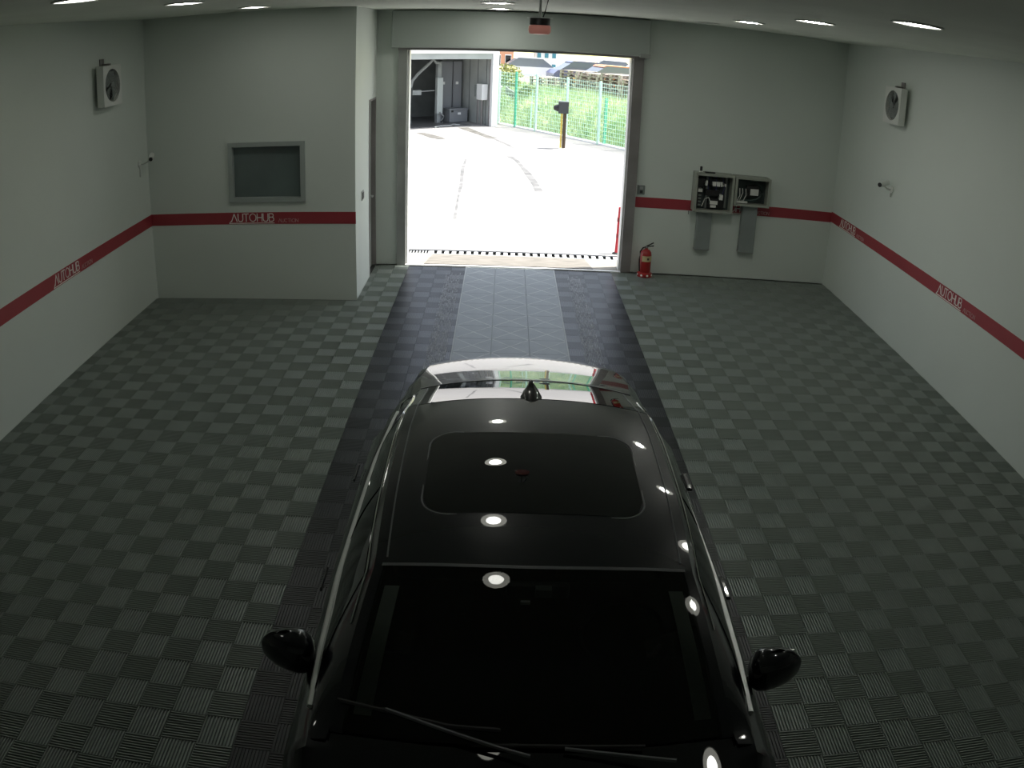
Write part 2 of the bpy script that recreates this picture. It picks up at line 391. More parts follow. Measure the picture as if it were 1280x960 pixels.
# ------------------------------------------------------------------ ceiling downlights
ROWK = (2.0, 1.9, 1.10, .58, .45)   # row strengths made up to darken the near end and lift the doorway end
COLK = (.56, 1.05, 1.72)
L_IN = [[emis('lamp_lens', (1.0, 1.0, 0.93), LAMP_INNER*k*c) for k in ROWK] for c in COLK]; L_RING = emis('lamp_reflector', (1.0, 1.0, 0.88), LAMP_RING)
L_OFF = mat('unlit_lens', (0.10, 0.10, 0.10), 0.4)
def downlight(x, y, lit, label, k, i):
    e = empty('ceiling_downlight', (x, y, ZC)); tag(e, label, 'ceiling light', 'round recessed ceiling downlights')
    MB().lathe([(.155, 0), (.168, -.002), (.170, -.008), (.158, -.012), (.150, -.008), (.150, 0)], seg=32).build('trim_ring', WHITE, e, smooth=True)
    MB().lathe([(.152, -.001), (.152, -.006)], seg=32).build('reflector', L_RING if lit else L_OFF, e)
    MB().lathe([(.086, -.0062), (.084, -.009)], seg=32).build('lens', L_IN[i][k] if lit else L_OFF, e)
LX = (-2.72, -.25, 2.29)
names = ('in the office side row', 'in the middle row above the car', 'in the electrical box side row')
ys = (-.66, -2.6, -4.56, -6.38, -8.36)
desc = ('nearest the doorway', 'second from the doorway', 'third from the doorway', 'fourth from the doorway', 'fifth from the doorway')
for i, x in enumerate(LX):
    for k, y in enumerate(ys):
        if i == 0 and k == 0: continue
        lit = not (i == 2 and k == 0)
        downlight(x, y, lit, ('lit' if lit else 'unlit') + ' round downlight %s, %s' % (names[i], desc[k]), k, i)

# hanging beacon
bc = empty('warning_beacon', (.075, -5.4, ZC)); tag(bc, 'red warning beacon hanging on a pole from the ceiling', 'warning light')
MB().tube([(0, 0, 0), (0, 0, -.205)], .009).build('pole', ALU, bc, smooth=True)
MB().lathe([(.04, 0), (.04, -.008)], seg=16).build('ceiling_plate', ALU, bc)
MB().box((-.085, -.012, -.208), (.085, .012, -.202)).build('bracket', ALU, bc)
MB().lathe([(.066, -.208), (.068, -.212), (.068, -.255), (.060, -.257)], seg=24).build('base', BLACK, bc, smooth=True)
MB().lathe([(.066, -.257), (.074, -.268), (.074, -.300), (.064, -.318), (.0001, -.322)], seg=24).build('dome', mat('beacon_red', (0.66, 0.33, 0.28), 0.3, emit=(1, .35, .28), estr=.10), bc, smooth=True)
MB().lathe([(.018, -.262), (.02, -.29), (.0001, -.296)], seg=12).build('bulb', WHITE2, bc, smooth=True)
MB().tube([(.03, .01, 0), (.05, .01, -.08), (.035, .01, -.15), (.02, .005, -.2)], .004, 6).build('cable', RUBBER, bc, smooth=True)

# ------------------------------------------------------------------ wall fans
def fan(name, loc, rz, label):
    # local: face towards -Y
    e = empty(name, loc, rz); tag(e, label, 'fan', 'square fans mounted high on the side walls')
    m = MB(); R = .185; S = .225; n = 32; k0 = 0
    pts = []
    for k in range(n):
        t = 2*math.pi*k/n; c, s = math.cos(t), math.sin(t); f = S/max(abs(c), abs(s)); pts.append(((c*f, s*f), (c*R, s*R)))
    for (a, b) in pts: m.V += [(a[0], -.045, a[1]), (b[0], -.045, b[1]), (b[0]*.96, .025, b[1]*.96), (a[0], .04, a[1])]
    for k in range(n):
        a = 4*k; b = 4*((k+1) % n); m.F += [(a, b, b+1, a+1), (a+1, b+1, b+2, a+2), (a, a+3, b+3, b)]
    m.F.append(tuple(4*k+3 for k in range(n)))
    m.build('housing', WHITE, e)
    MB().lathe([(.176, .028), (.176, .026)], seg=28, axis='Y').build('back_plate', BLACK, e)
    for k in range(5):
        t = 2*math.pi*k/5+.3; b = MB()
        P = []
        for (r, w, tw) in ((.03, .03, .02), (.09, .06, .016), (.16, .07, .008)):
            for s in (-1, 1): P.append((r*math.cos(t)-s*w*math.sin(t), -.02+s*tw, r*math.sin(t)+s*w*math.cos(t)))
        b.V = P + [(p[0], p[1]+.003, p[2]) for p in P]
        b.F = [(0,1,3,2),(2,3,5,4),(6,8,9,7),(8,10,11,9),(0,2,8,6),(2,4,10,8),(1,7,9,3),(3,9,11,5),(4,5,11,10),(0,6,7,1)]
        b.build('blade', GREYP, e)
    MB().lathe([(.036, 0), (.036, -.045), (.02, -.055), (.0001, -.056)], seg=16, axis='Y').build('hub', GREYP, e, smooth=True)
    g = MB()
    for r in (.06, .09, .12, .15, .18): g.tube([(r*math.cos(2*math.pi*k/24), -.047, r*math.sin(2*math.pi*k/24)) for k in range(25)], .0016, 4, cap=False)
    for k in range(8): t = math.pi*k/4; g.tube([(.03*math.cos(t), -.047, .03*math.sin(t)), (.185*math.cos(t), -.047, .185*math.sin(t))], .0016, 4)
    g.build('grille', GREYP, e)
    MB().box((-.02, -.02, .225), (.02, .09, .245)).box((-.05, .08, .18), (.05, .09, .30)).build('wall_bracket', STEELB, e)
    MB().box((-.04, .04, -.06), (.04, .09, .06)).build('motor', BLACK, e)
    return e
fan('wall_fan', (XL+.095, -2.53, 2.83), math.radians(90), 'white square fan on the wall beside the office corner')
fan('wall_fan', (XR-.095, -1.62, 2.845), math.radians(-90), 'white square fan above the security camera near the electrical boxes')
# ------------------------------------------------------------------ bullet cameras
def bullet(loc, rz, label, wallx):
    e = empty('security_camera', loc, rz); tag(e, label, 'camera', 'small bullet cameras on the side walls')
    MB().lathe([(.045, 0), (.045, -.02), (.03, -.028)], seg=16, axis='X' ).build('mount_plate', WHITE, e, smooth=True)
    MB().tube([(-.02, 0, 0), (-.08, 0, .01), (-.13, 0, .04)], .012, 8).build('arm', WHITE, e, smooth=True)
    MB().tube([(-.05, .05, .075), (-.22, -.04, .055)], .034, 14).build('body', WHITE, e, smooth=True)
    MB().tube([(-.219, -.0394, .0553), (-.226, -.043, .0545)], .028, 14).build('lens', BLACK, e)
    MB().box((-.03, -.012, -.09), (-.004, .012, 0)).build('junction_box', WHITE, e)
bullet((XR, -1.62, 1.80), math.radians(8), 'small bullet camera on the wall below the fan near the electrical boxes', XR)
e = empty('security_camera', (XL, -1.62, 1.79)); tag(e, 'small white bullet camera beside the office wall corner', 'camera', 'small bullet cameras on the side walls')
MB().lathe([(.045, 0), (.045, .02), (.03, .028)], seg=16, axis='X').build('mount_plate', WHITE, e, smooth=True)
MB().tube([(.02, 0, 0), (.09, 0, .01), (.15, 0, .04)], .012, 8).build('arm', WHITE, e, smooth=True)
MB().tube([(.14, .10, .09), (.20, -.08, .065)], .034, 14).build('body', WHITE, e, smooth=True)
MB().tube([(.2, -.0795, .065), (.2025, -.087, .064)], .024, 14).build('lens', BLACK, e)
MB().box((.004, -.012, -.16), (.02, .012, 0)).build('cable_cover', WHITE, e)

# switches
s = empty('switch_plate', (1.75, YB, 1.185)); tag(s, 'grey control switch plate on the wall above the red band beside the doorway', 'switch')
bevel(MB().box((-.05, -.03, -.065), (.05, 0, .065)).build('cover', GREYP, s), .006); MB().box((-.02, -.036, -.045), (.02, -.03, -.005)).build('button', BLACK, s); MB().box((-.02, -.036, .01), (.02, -.03, .045)).build('button', STEEL, s)
s = empty('switch_plate', (XE, -.86, 1.2)); tag(s, 'small double light switch on the office return wall', 'switch')
bevel(MB().box((0, -.06, -.06), (.012, .06, .06)).build('cover', STEEL, s), .004)
for y in (-.045, .005): MB().box((.012, y, -.04), (.018, y+.04, .04)).build('rocker', BLACK, s)

# ------------------------------------------------------------------ electrical boxes, ducts
def ebox(x0, x1, z0, z1, label):
    d = .20; e = empty('electrical_box', ((x0+x1)/2, YB, z0)); tag(e, label, 'electrical box', 'open electrical boxes on the wall')
    w = (x1-x0)/2; h = z1-z0; t = .018
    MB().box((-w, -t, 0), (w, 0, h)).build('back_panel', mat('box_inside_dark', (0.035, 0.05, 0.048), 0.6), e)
    for nm, a, b in (('side_panel', (-w, -d, 0), (-w+t, -t, h)), ('side_panel', (w-t, -d, 0), (w, -t, h)), ('top_panel', (-w+t, -d, h-t), (w-t, -t, h)), ('bottom_panel', (-w+t, -d, 0), (w-t, -t, t))):
        MB().box(a, b).build(nm, PANEL, e)
    f = .03
    for a, b in (((-w-.004, -d-.008, -.004), (-w+f, -d, h+.004)), ((w-f, -d-.008, -.004), (w+.004, -d, h+.004)), ((-w+f, -d-.008, h-f), (w-f, -d, h+.004)), ((-w+f, -d-.008, -.004), (w-f, -d, f))):
        MB().box(a, b).build('rim', PANEL, e)
    return e, w, h, d
e1, w, h, d = ebox(2.465, 3.015, .965, 1.505, 'taller open electrical box full of breakers and white labels')
def items(e, L, nm, m, y=-.10):
    for (x0, z0, x1, z1) in L: MB().box((x0, y, z0), (x1, -.018, z1)).build(nm, m, e)
items(e1, [(-.22, .34, -.13, .46), (-.05, .36, .12, .46), (-.22, .06, -.16, .30), (-.05, .05, .17, .18), (-.10, .22, .10, .30)], 'breaker', BLACK)
items(e1, [(-.21, .265, -.15, .31), (-.02, .36, .13, .425), (-.03, .10, .08, .15), (.10, .17, .15, .24), (.15, .36, .18, .40), (-.115, .36, -.085, .43), (-.02, .055, .06, .09)], 'white_label', PAPER, -.115)
items(e1, [(-.09, .03, -.06, .50), (.19, .05, .215, .48)], 'terminal_rail', GREYP, -.05)
for k in range(4): MB().box((-.20, -.11, .07+.045*k), (-.16, -.1, .095+.045*k)).build('terminal', GREYP, e1)
for k in range(6):
    x = -.12+.05*k; MB().tube([(x, -.06, .50), (x+.01, -.11, .44), (x-.02+.01*k, -.12, .36), (x+.02, -.07, .25)], .006, 5).build('wire', mat('wire_blue', (.06, .06, .16), .5) if k % 2 else BLACK, e1, smooth=True)
MB().tube([(-.14, -.09, .06), (-.11, -.13, .18), (-.06, -.13, .2), (-.02, -.1, .13)], .007, 5).build('wire', PAPER, e1, smooth=True)
e2, w, h, d = ebox(3.035, 3.545, 1.095, 1.500, 'shorter open electrical box with a coiled cable and one white label')
items(e2, [(-.05, .12, .11, .27)], 'breaker', BLACK, -.08); items(e2, [(.0, .14, .12, .23)], 'white_label', PAPER, -.09)
items(e2, [(-.22, .025, -.04, .05)], 'terminal_rail', PAPER, -.12)
MB().tube([(-.02+.17*math.cos(t*.35+2.6)*1.1, -.10, .20+.14*math.sin(t*.35+2.6)) for t in range(16)][::-1], .012, 6).build('cable', mat('dark_green_cable', (.02, .045, .04), .5), e2, smooth=True)
for q in ((-.20, .10), (-.16, .14), (-.11, .11), (-.07, .17)): MB().tube([(q[0], -.05, .02), (q[0]+.01, -.12, q[1]*.6), (q[0]+.04, -.12, q[1]+.03), (q[0]+.05, -.05, .22)], .007, 5).build('wire', PAPER if q[0] < -.1 else BLACK, e2, smooth=True)
an = empty('antenna_block', (2.55, YB-.1, 1.509)); tag(an, 'small black aerial block standing on the taller electrical box', 'antenna')
MB().lathe([(.03, 0), (.03, .015), (.022, .018)], seg=14).build('base', WHITE, an, smooth=True); MB().lathe([(.017, .018), (.017, .075), (.008, .08)], seg=14).build('cap', BLACK, an, smooth=True)
cbx = MB().box((2.60, YB-.16, 1.509), (2.74, YB-.11, 1.525)).build('cable_tail', BLACK); tag(cbx, 'short black cable lying on top of the taller electrical box', 'cable')
for (x0, x1, z0, z1, lb) in ((2.555, 2.765, .405, .958, 'grey cable duct hanging below the taller electrical box'), (3.20, 3.42, .405, 1.088, 'grey cable duct hanging below the shorter electrical box')):
    e = empty('cable_duct', ((x0+x1)/2, YB, z0)); tag(e, lb, 'cable duct', 'grey cable ducts below the electrical boxes'); w_ = (x1-x0)/2
    bevel(MB().box((-w_, -.10, 0), (w_, -.005, z1-z0)).build('trunking', DUCT, e), .004); MB().box((-w_+.012, -.104, .0), (w_-.012, -.10, z1-z0)).build('cover', DUCT, e)
    MB().box((-w_-.004, -.10, -.006), (w_, -.0, .0)).build('end_cap', STEELB, e)
pl = MB().tube([(2.44, YB-.01, .93), (2.44, YB-.012, .88)], .004, 6).build('pull_cord', RUBBER); tag(pl, 'tiny dark cord end hanging below the red band beside the electrical box', 'cord')

# ------------------------------------------------------------------ fire extinguisher
fe = empty('fire_extinguisher', (1.86, .085, 0), math.radians(12)); tag(fe, 'red fire extinguisher standing on the tiles beside the doorway', 'fire extinguisher')
MB().lathe([(.075, .03), (.078, .05), (.078, .30), (.070, .345), (.045, .375), (.022, .385), (.022, .40)], seg=24).build('cylinder', FIRE, fe, smooth=True)
MB().lathe([(.105, 0), (.108, .01), (.104, .045), (.085, .06), (.079, .062)], seg=24).build('stand', FIRE, fe, smooth=True)
for k in range(8):
    t = k*math.pi/4; MB().lathe([(.016, 0), (.014, .006)], seg=10, axis='Y').build('stand_stud', WHITE2, fe, loc=(.107*math.sin(t), -.107*math.cos(t), .028)).rotation_euler = (0, 0, t)
m = MB(); n = 14
for k in range(n+1):
    t = math.radians(-60+120*k/n); m.V += [(.0795*math.sin(t), -.0795*math.cos(t), .22), (.0795*math.sin(t), -.0795*math.cos(t), .30)]
m.F = [(2*k, 2*k+2, 2*k+3, 2*k+1) for k in range(n)]
lb = m.build('label', LABEL, fe); MB().box((-.012, -.0825, .245), (.018, -.0795, .275)).build('label_print', mat('label_print', (.12, .08, .05), .7), lb)
MB().lathe([(.02, .40), (.024, .405), (.024, .425), (.012, .43)], seg=14).build('valve', CHROME, fe, smooth=True)
MB().tube([(-.01, 0, .425), (.05, 0, .45), (.10, 0, .475)], .008, 6).build('lever', RUBBER, fe, smooth=True)
MB().tube([(0, 0, .425), (.06, 0, .425), (.105, 0, .43)], .008, 6).build('handle', RUBBER, fe, smooth=True)
MB().tube([(-.01, 0, .415), (-.06, -.02, .41), (-.10, -.03, .36), (-.105, -.03, .25), (-.095, -.03, .10), (-.09, -.03, .08)], .010, 8).build('hose', RUBBER, fe, smooth=True)

# ------------------------------------------------------------------ sedan
CX = 0.04
def ip(tab, y):
    ys_ = [a for a, b in tab]; vs = [b for a, b in tab]
    # cubic hermite (Catmull-Rom, clamped tangents)
    if y <= ys_[0]: return vs[0]
    if y >= ys_[-1]: return vs[-1]
    i = max(k for k in range(len(ys_)-1) if ys_[k] <= y); h = ys_[i+1]-ys_[i]; t = (y-ys_[i])/h
    def tg(k):
        if k == 0: return (vs[1]-vs[0])/(ys_[1]-ys_[0])
        if k == len(vs)-1: return (vs[-1]-vs[-2])/(ys_[-1]-ys_[-2])
        return (vs[k+1]-vs[k-1])/(ys_[k+1]-ys_[k-1])
    a, b = tg(i)*h, tg(i+1)*h
    return (2*t**3-3*t**2+1)*vs[i]+(t**3-2*t**2+t)*a+(-2*t**3+3*t**2)*vs[i+1]+(t**3-t**2)*b
def lin(tab, y):
    for (a, b), (c, d) in zip(tab[:-1], tab[1:]):
        if y <= c: return b if y <= a else b+(d-b)*(y-a)/(c-a)
    return tab[-1][1]
def slope_profile(y0, z0, tab):      # integrate slope (degrees, positive = falling rearwards)
    out = [(y0, z0)]; y = y0; z = z0; st = .01
    while y < tab[-1][0]-1e-6:
        z -= math.tan(math.radians(lin(tab, y+st/2)))*st; y += st; out.append((y, z))
    return out
WS = slope_profile(-9.09, 1.012, [(-9.09, -36), (-8.85, -31.5), (-8.62, -27.0), (-8.55, -24.5), (-8.50, -22)])
RF = slope_profile(-8.50, WS[-1][1], [(-8.50, -13), (-8.25, -8.0), (-7.9, -1.8), (-7.5, 1.3), (-7.25, 3.2), (-7.22, 3.4)])
RW = slope_profile(-7.22, RF[-1][1], [(-7.22, 17.0), (-6.95, 14.8), (-6.70, 11.6)])
TK = slope_profile(-6.70, RW[-1][1], [(-6.70, 12.0), (-6.6, 13.2), (-6.25, 14.5), (-6.0, 16.0), (-5.88, 18.2), (-5.78, 23), (-5.75, 50), (-5.715, 72)])
PROF = WS+RF[1:]+RW[1:]+TK[1:]
PY = np.array([a for a, b in PROF]); PZ = np.array([b for a, b in PROF])
def ztop(y): return float(np.interp(y, PY, PZ))
def wtop(y): return lin([(-9.13, .735), (-8.85, .680), (-8.50, .612), (-8.1, .620), (-7.5, .622), (-7.22, .61), (-6.95, .605), (-6.70, .60), (-6.4, .63), (-5.76, .60)], y)
def crown(y): return lin([(-9.13, .045), (-8.5, .05), (-7.9, .055), (-7.22, .055), (-6.7, .05), (-6.3, .035), (-5.76, .02)], y)
def bow(y): return lin([(-9.09, .085), (-8.5, .05), (-8.1, .0), (-7.3, 0), (-7.22, -.02), (-6.7, -.05), (-5.76, -.12)], y)
def top(y, t, off=0.0):
    x = wtop(y)*t; z = ztop(y)-crown(y)*(abs(t)**2.4); yy = y-bow(y)*(1-t*t)+.0
    return Vector((x, yy, z+off))
def belt(y):      # half width and height of belt line
    return lin([(-9.13, .80), (-8.7, .825), (-8.2, .83), (-7.2, .80), (-6.7, .755), (-6.3, .70), (-6.0, .66)], y), lin([(-9.13, .965), (-8.4, .985), (-7.2, 1.01), (-6.5, 1.03), (-6.0, 1.04)], y)
def side(y, s, v, off=0.0):   # v 0 = belt, 1 = roof rail
    a = top(y, 1.0); w, zb = belt(y); zb = min(zb, a.z-.012)
    x = w+(a.x-w)*v; bul = .025*math.sin(math.pi*v)
    return Vector((s*(x+bul+off), y+(a.y-y)*v, zb+(a.z-zb)*v))
car = empty('sedan', (CX, 0, 0)); tag(car, 'glossy black fastback sedan with sunroof parked on the charcoal lane', 'car')
def grid(name, f, us, vs, m, parent, thick=None, smooth=True):
    V = [f(u, v) for u in us for v in vs]; nv = len(vs); F = []
    for i in range(len(us)-1):
        for k in range(nv-1): F.append((i*nv+k, i*nv+k+1, (i+1)*nv+k+1, (i+1)*nv+k))
    me = mesh(name, V, F, smooth); me.materials.append(m); o = bpy.data.objects.new(name, me); COL.objects.link(o); o.parent = parent
    bm = bmesh.new(); bm.from_mesh(me)
    bmesh.ops.recalc_face_normals(bm, faces=bm.faces)
    if sum(fc.normal.z for fc in bm.faces) < 0 : bmesh.ops.reverse_faces(bm, faces=bm.faces)
    bm.to_mesh(me); bm.free()
    if thick:
        md = o.modifiers.new('thick', 'SOLIDIFY'); md.thickness = thick; md.offset = -1; m2 = o.modifiers.new('edge', 'EDGE_SPLIT'); m2.split_angle = math.radians(35)
    return o
def fr(a, b, n): return [a+(b-a)*k/n for k in range(n+1)]
TT = [-1+2*k/28 for k in range(29)]
grid('roof_panel', lambda y, t: top(y, t), fr(-8.50, -7.225, 44), TT, PAINT, car, .01)
grid('trunk_lid', lambda y, t: top(y, t), fr(-6.69, -5.80, 26)+fr(-5.79, -5.715, 12), TT, PAINT, car, .01)
# black finisher below the rear glass and pillars
for s_ in (-1, 1):
    grid('windshield_pillar', lambda y, t, s_=s_: top(y, s_*t), fr(-9.09, -8.50, 20), [.93, .95, .975, 1.0], PAINT, car, .01)
    grid('rear_pillar', lambda y, t, s_=s_: top(y, s_*t), fr(-7.22, -6.70, 16), [.93, .95, .975, 1.0], PAINT, car, .01)
    grid('side_frame', lambda y, v, s_=s_: side(y, s_, v), fr(-9.13, -6.05, 60), fr(0, 1, 10), PAINT, car, .008)
    def taper(y0, y1, s_=s_, c0=0, c1=0):
        def f(u, v):
            lo, hi = .10, .86
            # pointed ends follow the rail
            y = y0+(y1-y0)*u
            hi2 = hi
            if c0 and u < c0: hi2 = lo+(hi-lo)*(u/c0)
            if c1 and u > 1-c1: hi2 = lo+(hi-lo)*(1-((u-1+c1)/c1)**2)
            return side(y, s_, lo+(hi2-lo)*v, .004)
        return f
    grid('side_window', taper(-8.93, -8.02, c0=.45), fr(0, 1, 24), fr(0, 1, 8), BGLASS, car, .003)
    grid('side_window', taper(-7.95, -7.25), fr(0, 1, 20), fr(0, 1, 8), BGLASS, car, .003)
    grid('quarter_window', taper(-7.22, -6.72, c1=.9), fr(0, 1, 16), fr(0, 1, 8), BGLASS, car, .003)
    # chrome belt moulding and rail line
    m = MB(); m.tube([side(y, s_, .055, .006) for y in fr(-8.98, -6.62, 50)], .015, 6); m.build('belt_moulding', ALU, car, smooth=True)
    m = MB(); m.tube([side(y, s_, .90, .004) for y in fr(-8.72, -6.80, 44)]+[side(-6.68, s_, .70, .004), side(-6.60, s_, .35, .005), side(-6.60, s_, .07, .006)], .0045, 6); m.build('window_moulding', CHROME, car, smooth=True)
    m = MB(); m.tube([top(y, s_*.925, .001) for y in fr(-8.47, -6.75, 50)], .0035, 6); m.build('roof_gutter', SEAM, car, smooth=True)
grid('windshield', lambda y, t: top(y, t, .002), fr(-9.085, -8.505, 26), [.94*t for t in TT], WGLASS, car, None)
grid('header_seal', lambda y, t: top(y, t, .003), [-8.512, -8.500], [.95*t for t in TT], SEAM, car, .002)
grid('rear_window', lambda y, t: top(y, t, .001), fr(-7.217, -6.705, 30), [.93*t for t in TT], BGLASS, car, .004)
grid('rear_window_edge', lambda y, t: top(y, t, .0035), [-6.715, -6.700], TT, SEAM, car, .002)
# sunroof
def rrect(x0, x1, y0, y1, r, n=8):
    P = []
    for (cx, cy, a0) in ((x1-r, y1-r, 0), (x0+r, y1-r, 90), (x0+r, y0+r, 180), (x1-r, y0+r, 270)):
        for k in range(n+1): t = math.radians(a0+90*k/n); P.append((cx+r*math.cos(t), cy+r*math.sin(t)))
    return P
def ontop(x, y, off):
    t = x/wtop(y); return Vector((x, y-bow(y)*(1-t*t), ztop(y)-crown(y)*abs(t)**2.4+off))
RRP = rrect(-.462, .462, -8.245, -7.60, .11)
m = MB(); m.tube([ontop(x, y, .0) for x, y in RRP+RRP[:1]], .0042, 6, cap=False); m.build('sunroof_seal', SEAM, car, smooth=True)
def sunf(u, v):      # warp a grid into the rounded rectangle
    x = -.455+.91*v; y = -8.238+.631*u
    dx = max(0, abs(x)-.35); 
    if dx > 0:
        k = .105-math.sqrt(max(0, .105**2-dx*dx)); yc_ = (-8.238+.631/2); half = .631/2-k; y = yc_+(u-.5)*2*half
    return ontop(x, y, .0015)
grid('sunroof', sunf, fr(0, 1, 30), fr(0, 1, 36), mat('sunroof_glass', (.006, .0065, .007), .015, spec=.5), car, None)
# shark fin
fn = MB(); st = [(-.10, .010, .004), (-.06, .040, .022), (0, .058, .045), (.04, .050, .066), (.08, .022, .098), (.10, .006, .075)]
seg = 10
for (dy, w_, h_) in st:
    zb = ztop(-7.15+dy)-.006
    for k in range(seg+1): t = math.pi*k/seg; fn.V.append((.012+w_*math.cos(t)*(1 if True else 0), -7.15+dy, zb+h_*math.sin(t)**.8 if 0 < k < seg else zb-.004))
for i in range(len(st)-1):
    for k in range(seg): a = i*(seg+1)+k; fn.F.append((a, a+1, a+seg+2, a+seg+1))
fn.F.append(tuple(range(seg+1))); fn.F.append(tuple((len(st)-1)*(seg+1)+k for k in range(seg+1)))
fn.build('antenna_fin', PAINT, car, smooth=True)
# lower body
def bw(y): return ip([(-10.62, .55), (-10.45, .80), (-10.0, .905), (-9.2, .925), (-8.2, .93), (-7.0, .93), (-6.3, .91), (-5.95, .86), (-5.74, .72), (-5.62, .55)], y)
def zc(y):
    if y < -9.18: return ip([(-10.62, .60), (-10.5, .72), (-10.2, .83), (-9.75, .885), (-9.40, .928), (-9.18, .960)], y)
    if y <= -6.66: return .93
    return ztop(min(y, -5.76))-.03 if y < -5.76 else ip([(-5.76, 1.0), (-5.70, .94), (-5.64, .80), (-5.60, .62)], y)
WH = (-9.75, -6.85)
def zbot(y):
    z = .20 if -10.4 < y < -5.9 else .27
    for c in WH:
        d = abs(y-c)
        if d < .37: z = max(z, .33+math.sqrt(.37**2-d*d))
    return z
sty = sorted(set([round(v, 3) for v in fr(-10.62, -5.60, 90)] + [c+s_*.37*math.sin(a) for c in WH for s_ in (-1, 1) for a in fr(0, 1.57, 10)]))
V, F = [], []; npr = 0
for y in sty:
    w = bw(y); zt = zc(y); zb = zbot(y)
    cab = -9.18 <= y <= -6.66
    bwid, bz = belt(max(-9.13, min(-6.0, y)))
    if cab: sh = [(w*.995, max(zb, .78)), (w*.965, .88), (bwid+.045, bz-.035), (bwid, bz-.002), (bwid-.03, bz-.01), (bwid*.5, .93), (0, .93)]
    else:
        k = min(1, (zt-.25)/.75)
        hs = min(w*.93, (wtop(max(-9.13, min(-5.76, y))))+.1)
        edge = zt-.045 if y < -9 else zt-.035
        if y > -6.66:
            q = wtop(min(y, -5.76)); f = min(1, (y+6.66)/.25); es = zt-.04
            sh = [(w*.995, max(zb, .70)), (w*(.985-.02*f), max(zb, .80-.03*f)), (.80*(1-f)+.76*f if w > .8 else w*.9, .97-.09*f if w > .8 else es-.12), (.76*(1-f)+.69*f if w > .8 else w*.85, 1.02-.06*f if w > .8 else es-.08), (min(q+.012, w*.8), es-.012), (q*.5, zt-.02), (0, zt-.01)]
        else: sh = [(w*.995, max(zb, .70*k+.05)), (w*.97, edge-.10*k), (w*.93, edge-.045), (w*.86, edge-.012), (w*.72, edge+.012), (w*.4, zt-.006), (0, zt)]
    prof_ = [(w*.55, zb), (w*.90, zb), (w*.955, max(zb, min(.30, zb+.06))), (w, max(zb+.001, .52))]+sh
    half = prof_; row = [(-x, y, z) for x, z in half] + [(x, y, z) for x, z in half[::-1][1:]]
    npr = len(row); V += row
for i in range(len(sty)-1):
    for k in range(npr-1): a = i*npr+k; F.append((a, a+1, a+npr+1, a+npr))
    F.append((i*npr+npr-1, i*npr, (i+1)*npr, (i+1)*npr+npr-1))
F.append(tuple(range(npr))); F.append(tuple((len(sty)-1)*npr+k for k in range(npr)))
b = MB(); b.V = V; b.F = F; b.build('body', PAINT, car, smooth=True)
# cabin interior
MB().box((-.72, -9.10, .934), (.72, -8.62, .955)).build('dashboard', INTER, car)
MB().box((-.70, -8.62, .932), (.70, -6.75, .936)).build('cabin_floor', INTER, car)
for x in (-.36, .36):
    st_ = bevel(MB().box((x-.24, -8.12, .937), (x+.24, -7.98, 1.16)).build('seat_back', INTER, car), .04, 3)
    bevel(MB().box((-.12, -.04, 0), (.12, .05, .14)).build('headrest', INTER, st_, loc=(x, -8.03, 1.165)), .03, 3)
MB().tube([(.36+.17*math.cos(k*math.pi/10), -8.55+.06*math.sin(k*math.pi/10), 1.02+.13*math.sin(k*math.pi/10)) for k in range(20)], .014, 6).build('steering_wheel', INTER, car, smooth=True)
bevel(MB().box((-.11, -8.60, 1.235), (.13, -8.56, 1.30)).build('rear_view_mirror', BLACK, car), .015)
MB().box((.0, -8.63, 1.27), (.06, -8.60, 1.305)).build('sensor_cover', GREYP, car)
MB().box((-.055, -8.665, 1.262), (-.02, -8.655, 1.275)).build('toll_reader', PAPER, car)
for s_ in (-1, 1):
    m = grid('pillar_trim', lambda y, t, s_=s_: top(y, s_*t, -.012), fr(-9.02, -8.58, 16), [.81, .85, .90], INTERG, car, .004)
# wipers
def onws(x, y, off): return ontop(x, y, off)
def wy(x, y): 
    t = x/.73; return y+bow(y)*(1-t*t)
P1 = [(-.70, -9.005), (-.50, -9.06), (-.30, -9.11), (-.12, -9.125)]
m = MB(); m.tube([Vector((x, yy, ztop(max(-9.13, wy(x, yy)))-crown(-9.1)*abs(x/.73)**2.4+.016)) for x, yy in P1], .008, 6); m.build('wiper_blade', RUBBER, car, smooth=True)
m = MB(); m.tube([Vector((x, yy, ztop(max(-9.13, wy(x, yy)))-crown(-9.1)*abs(x/.73)**2.4+.026)) for x, yy in [(-.52, -9.055), (-.35, -9.115), (-.12, -9.19), (-.02, -9.225)]], .0075, 6); m.build('wiper_arm', SEAM, car, smooth=True)
m = MB(); m.tube([Vector((x, -9.165, 1.025-.02*abs(x))) for x in (-.22, 0, .2, .38)], .008, 6); m.build('wiper_blade', RUBBER, car, smooth=True)
m = MB(); m.tube([Vector((x, y_, 1.03-.02*abs(x))) for x, y_ in ((.1, -9.18), (.3, -9.21), (.48, -9.24))], .0075, 6); m.build('wiper_arm', SEAM, car, smooth=True)
grid('cowl_panel', lambda y, t: Vector((.735*t, y-.085*(1-t*t), 1.004+(y+9.09)*.225-.045*abs(t)**2.4)), fr(-9.26, -9.088, 6), TT, BGLASS, car, .01)
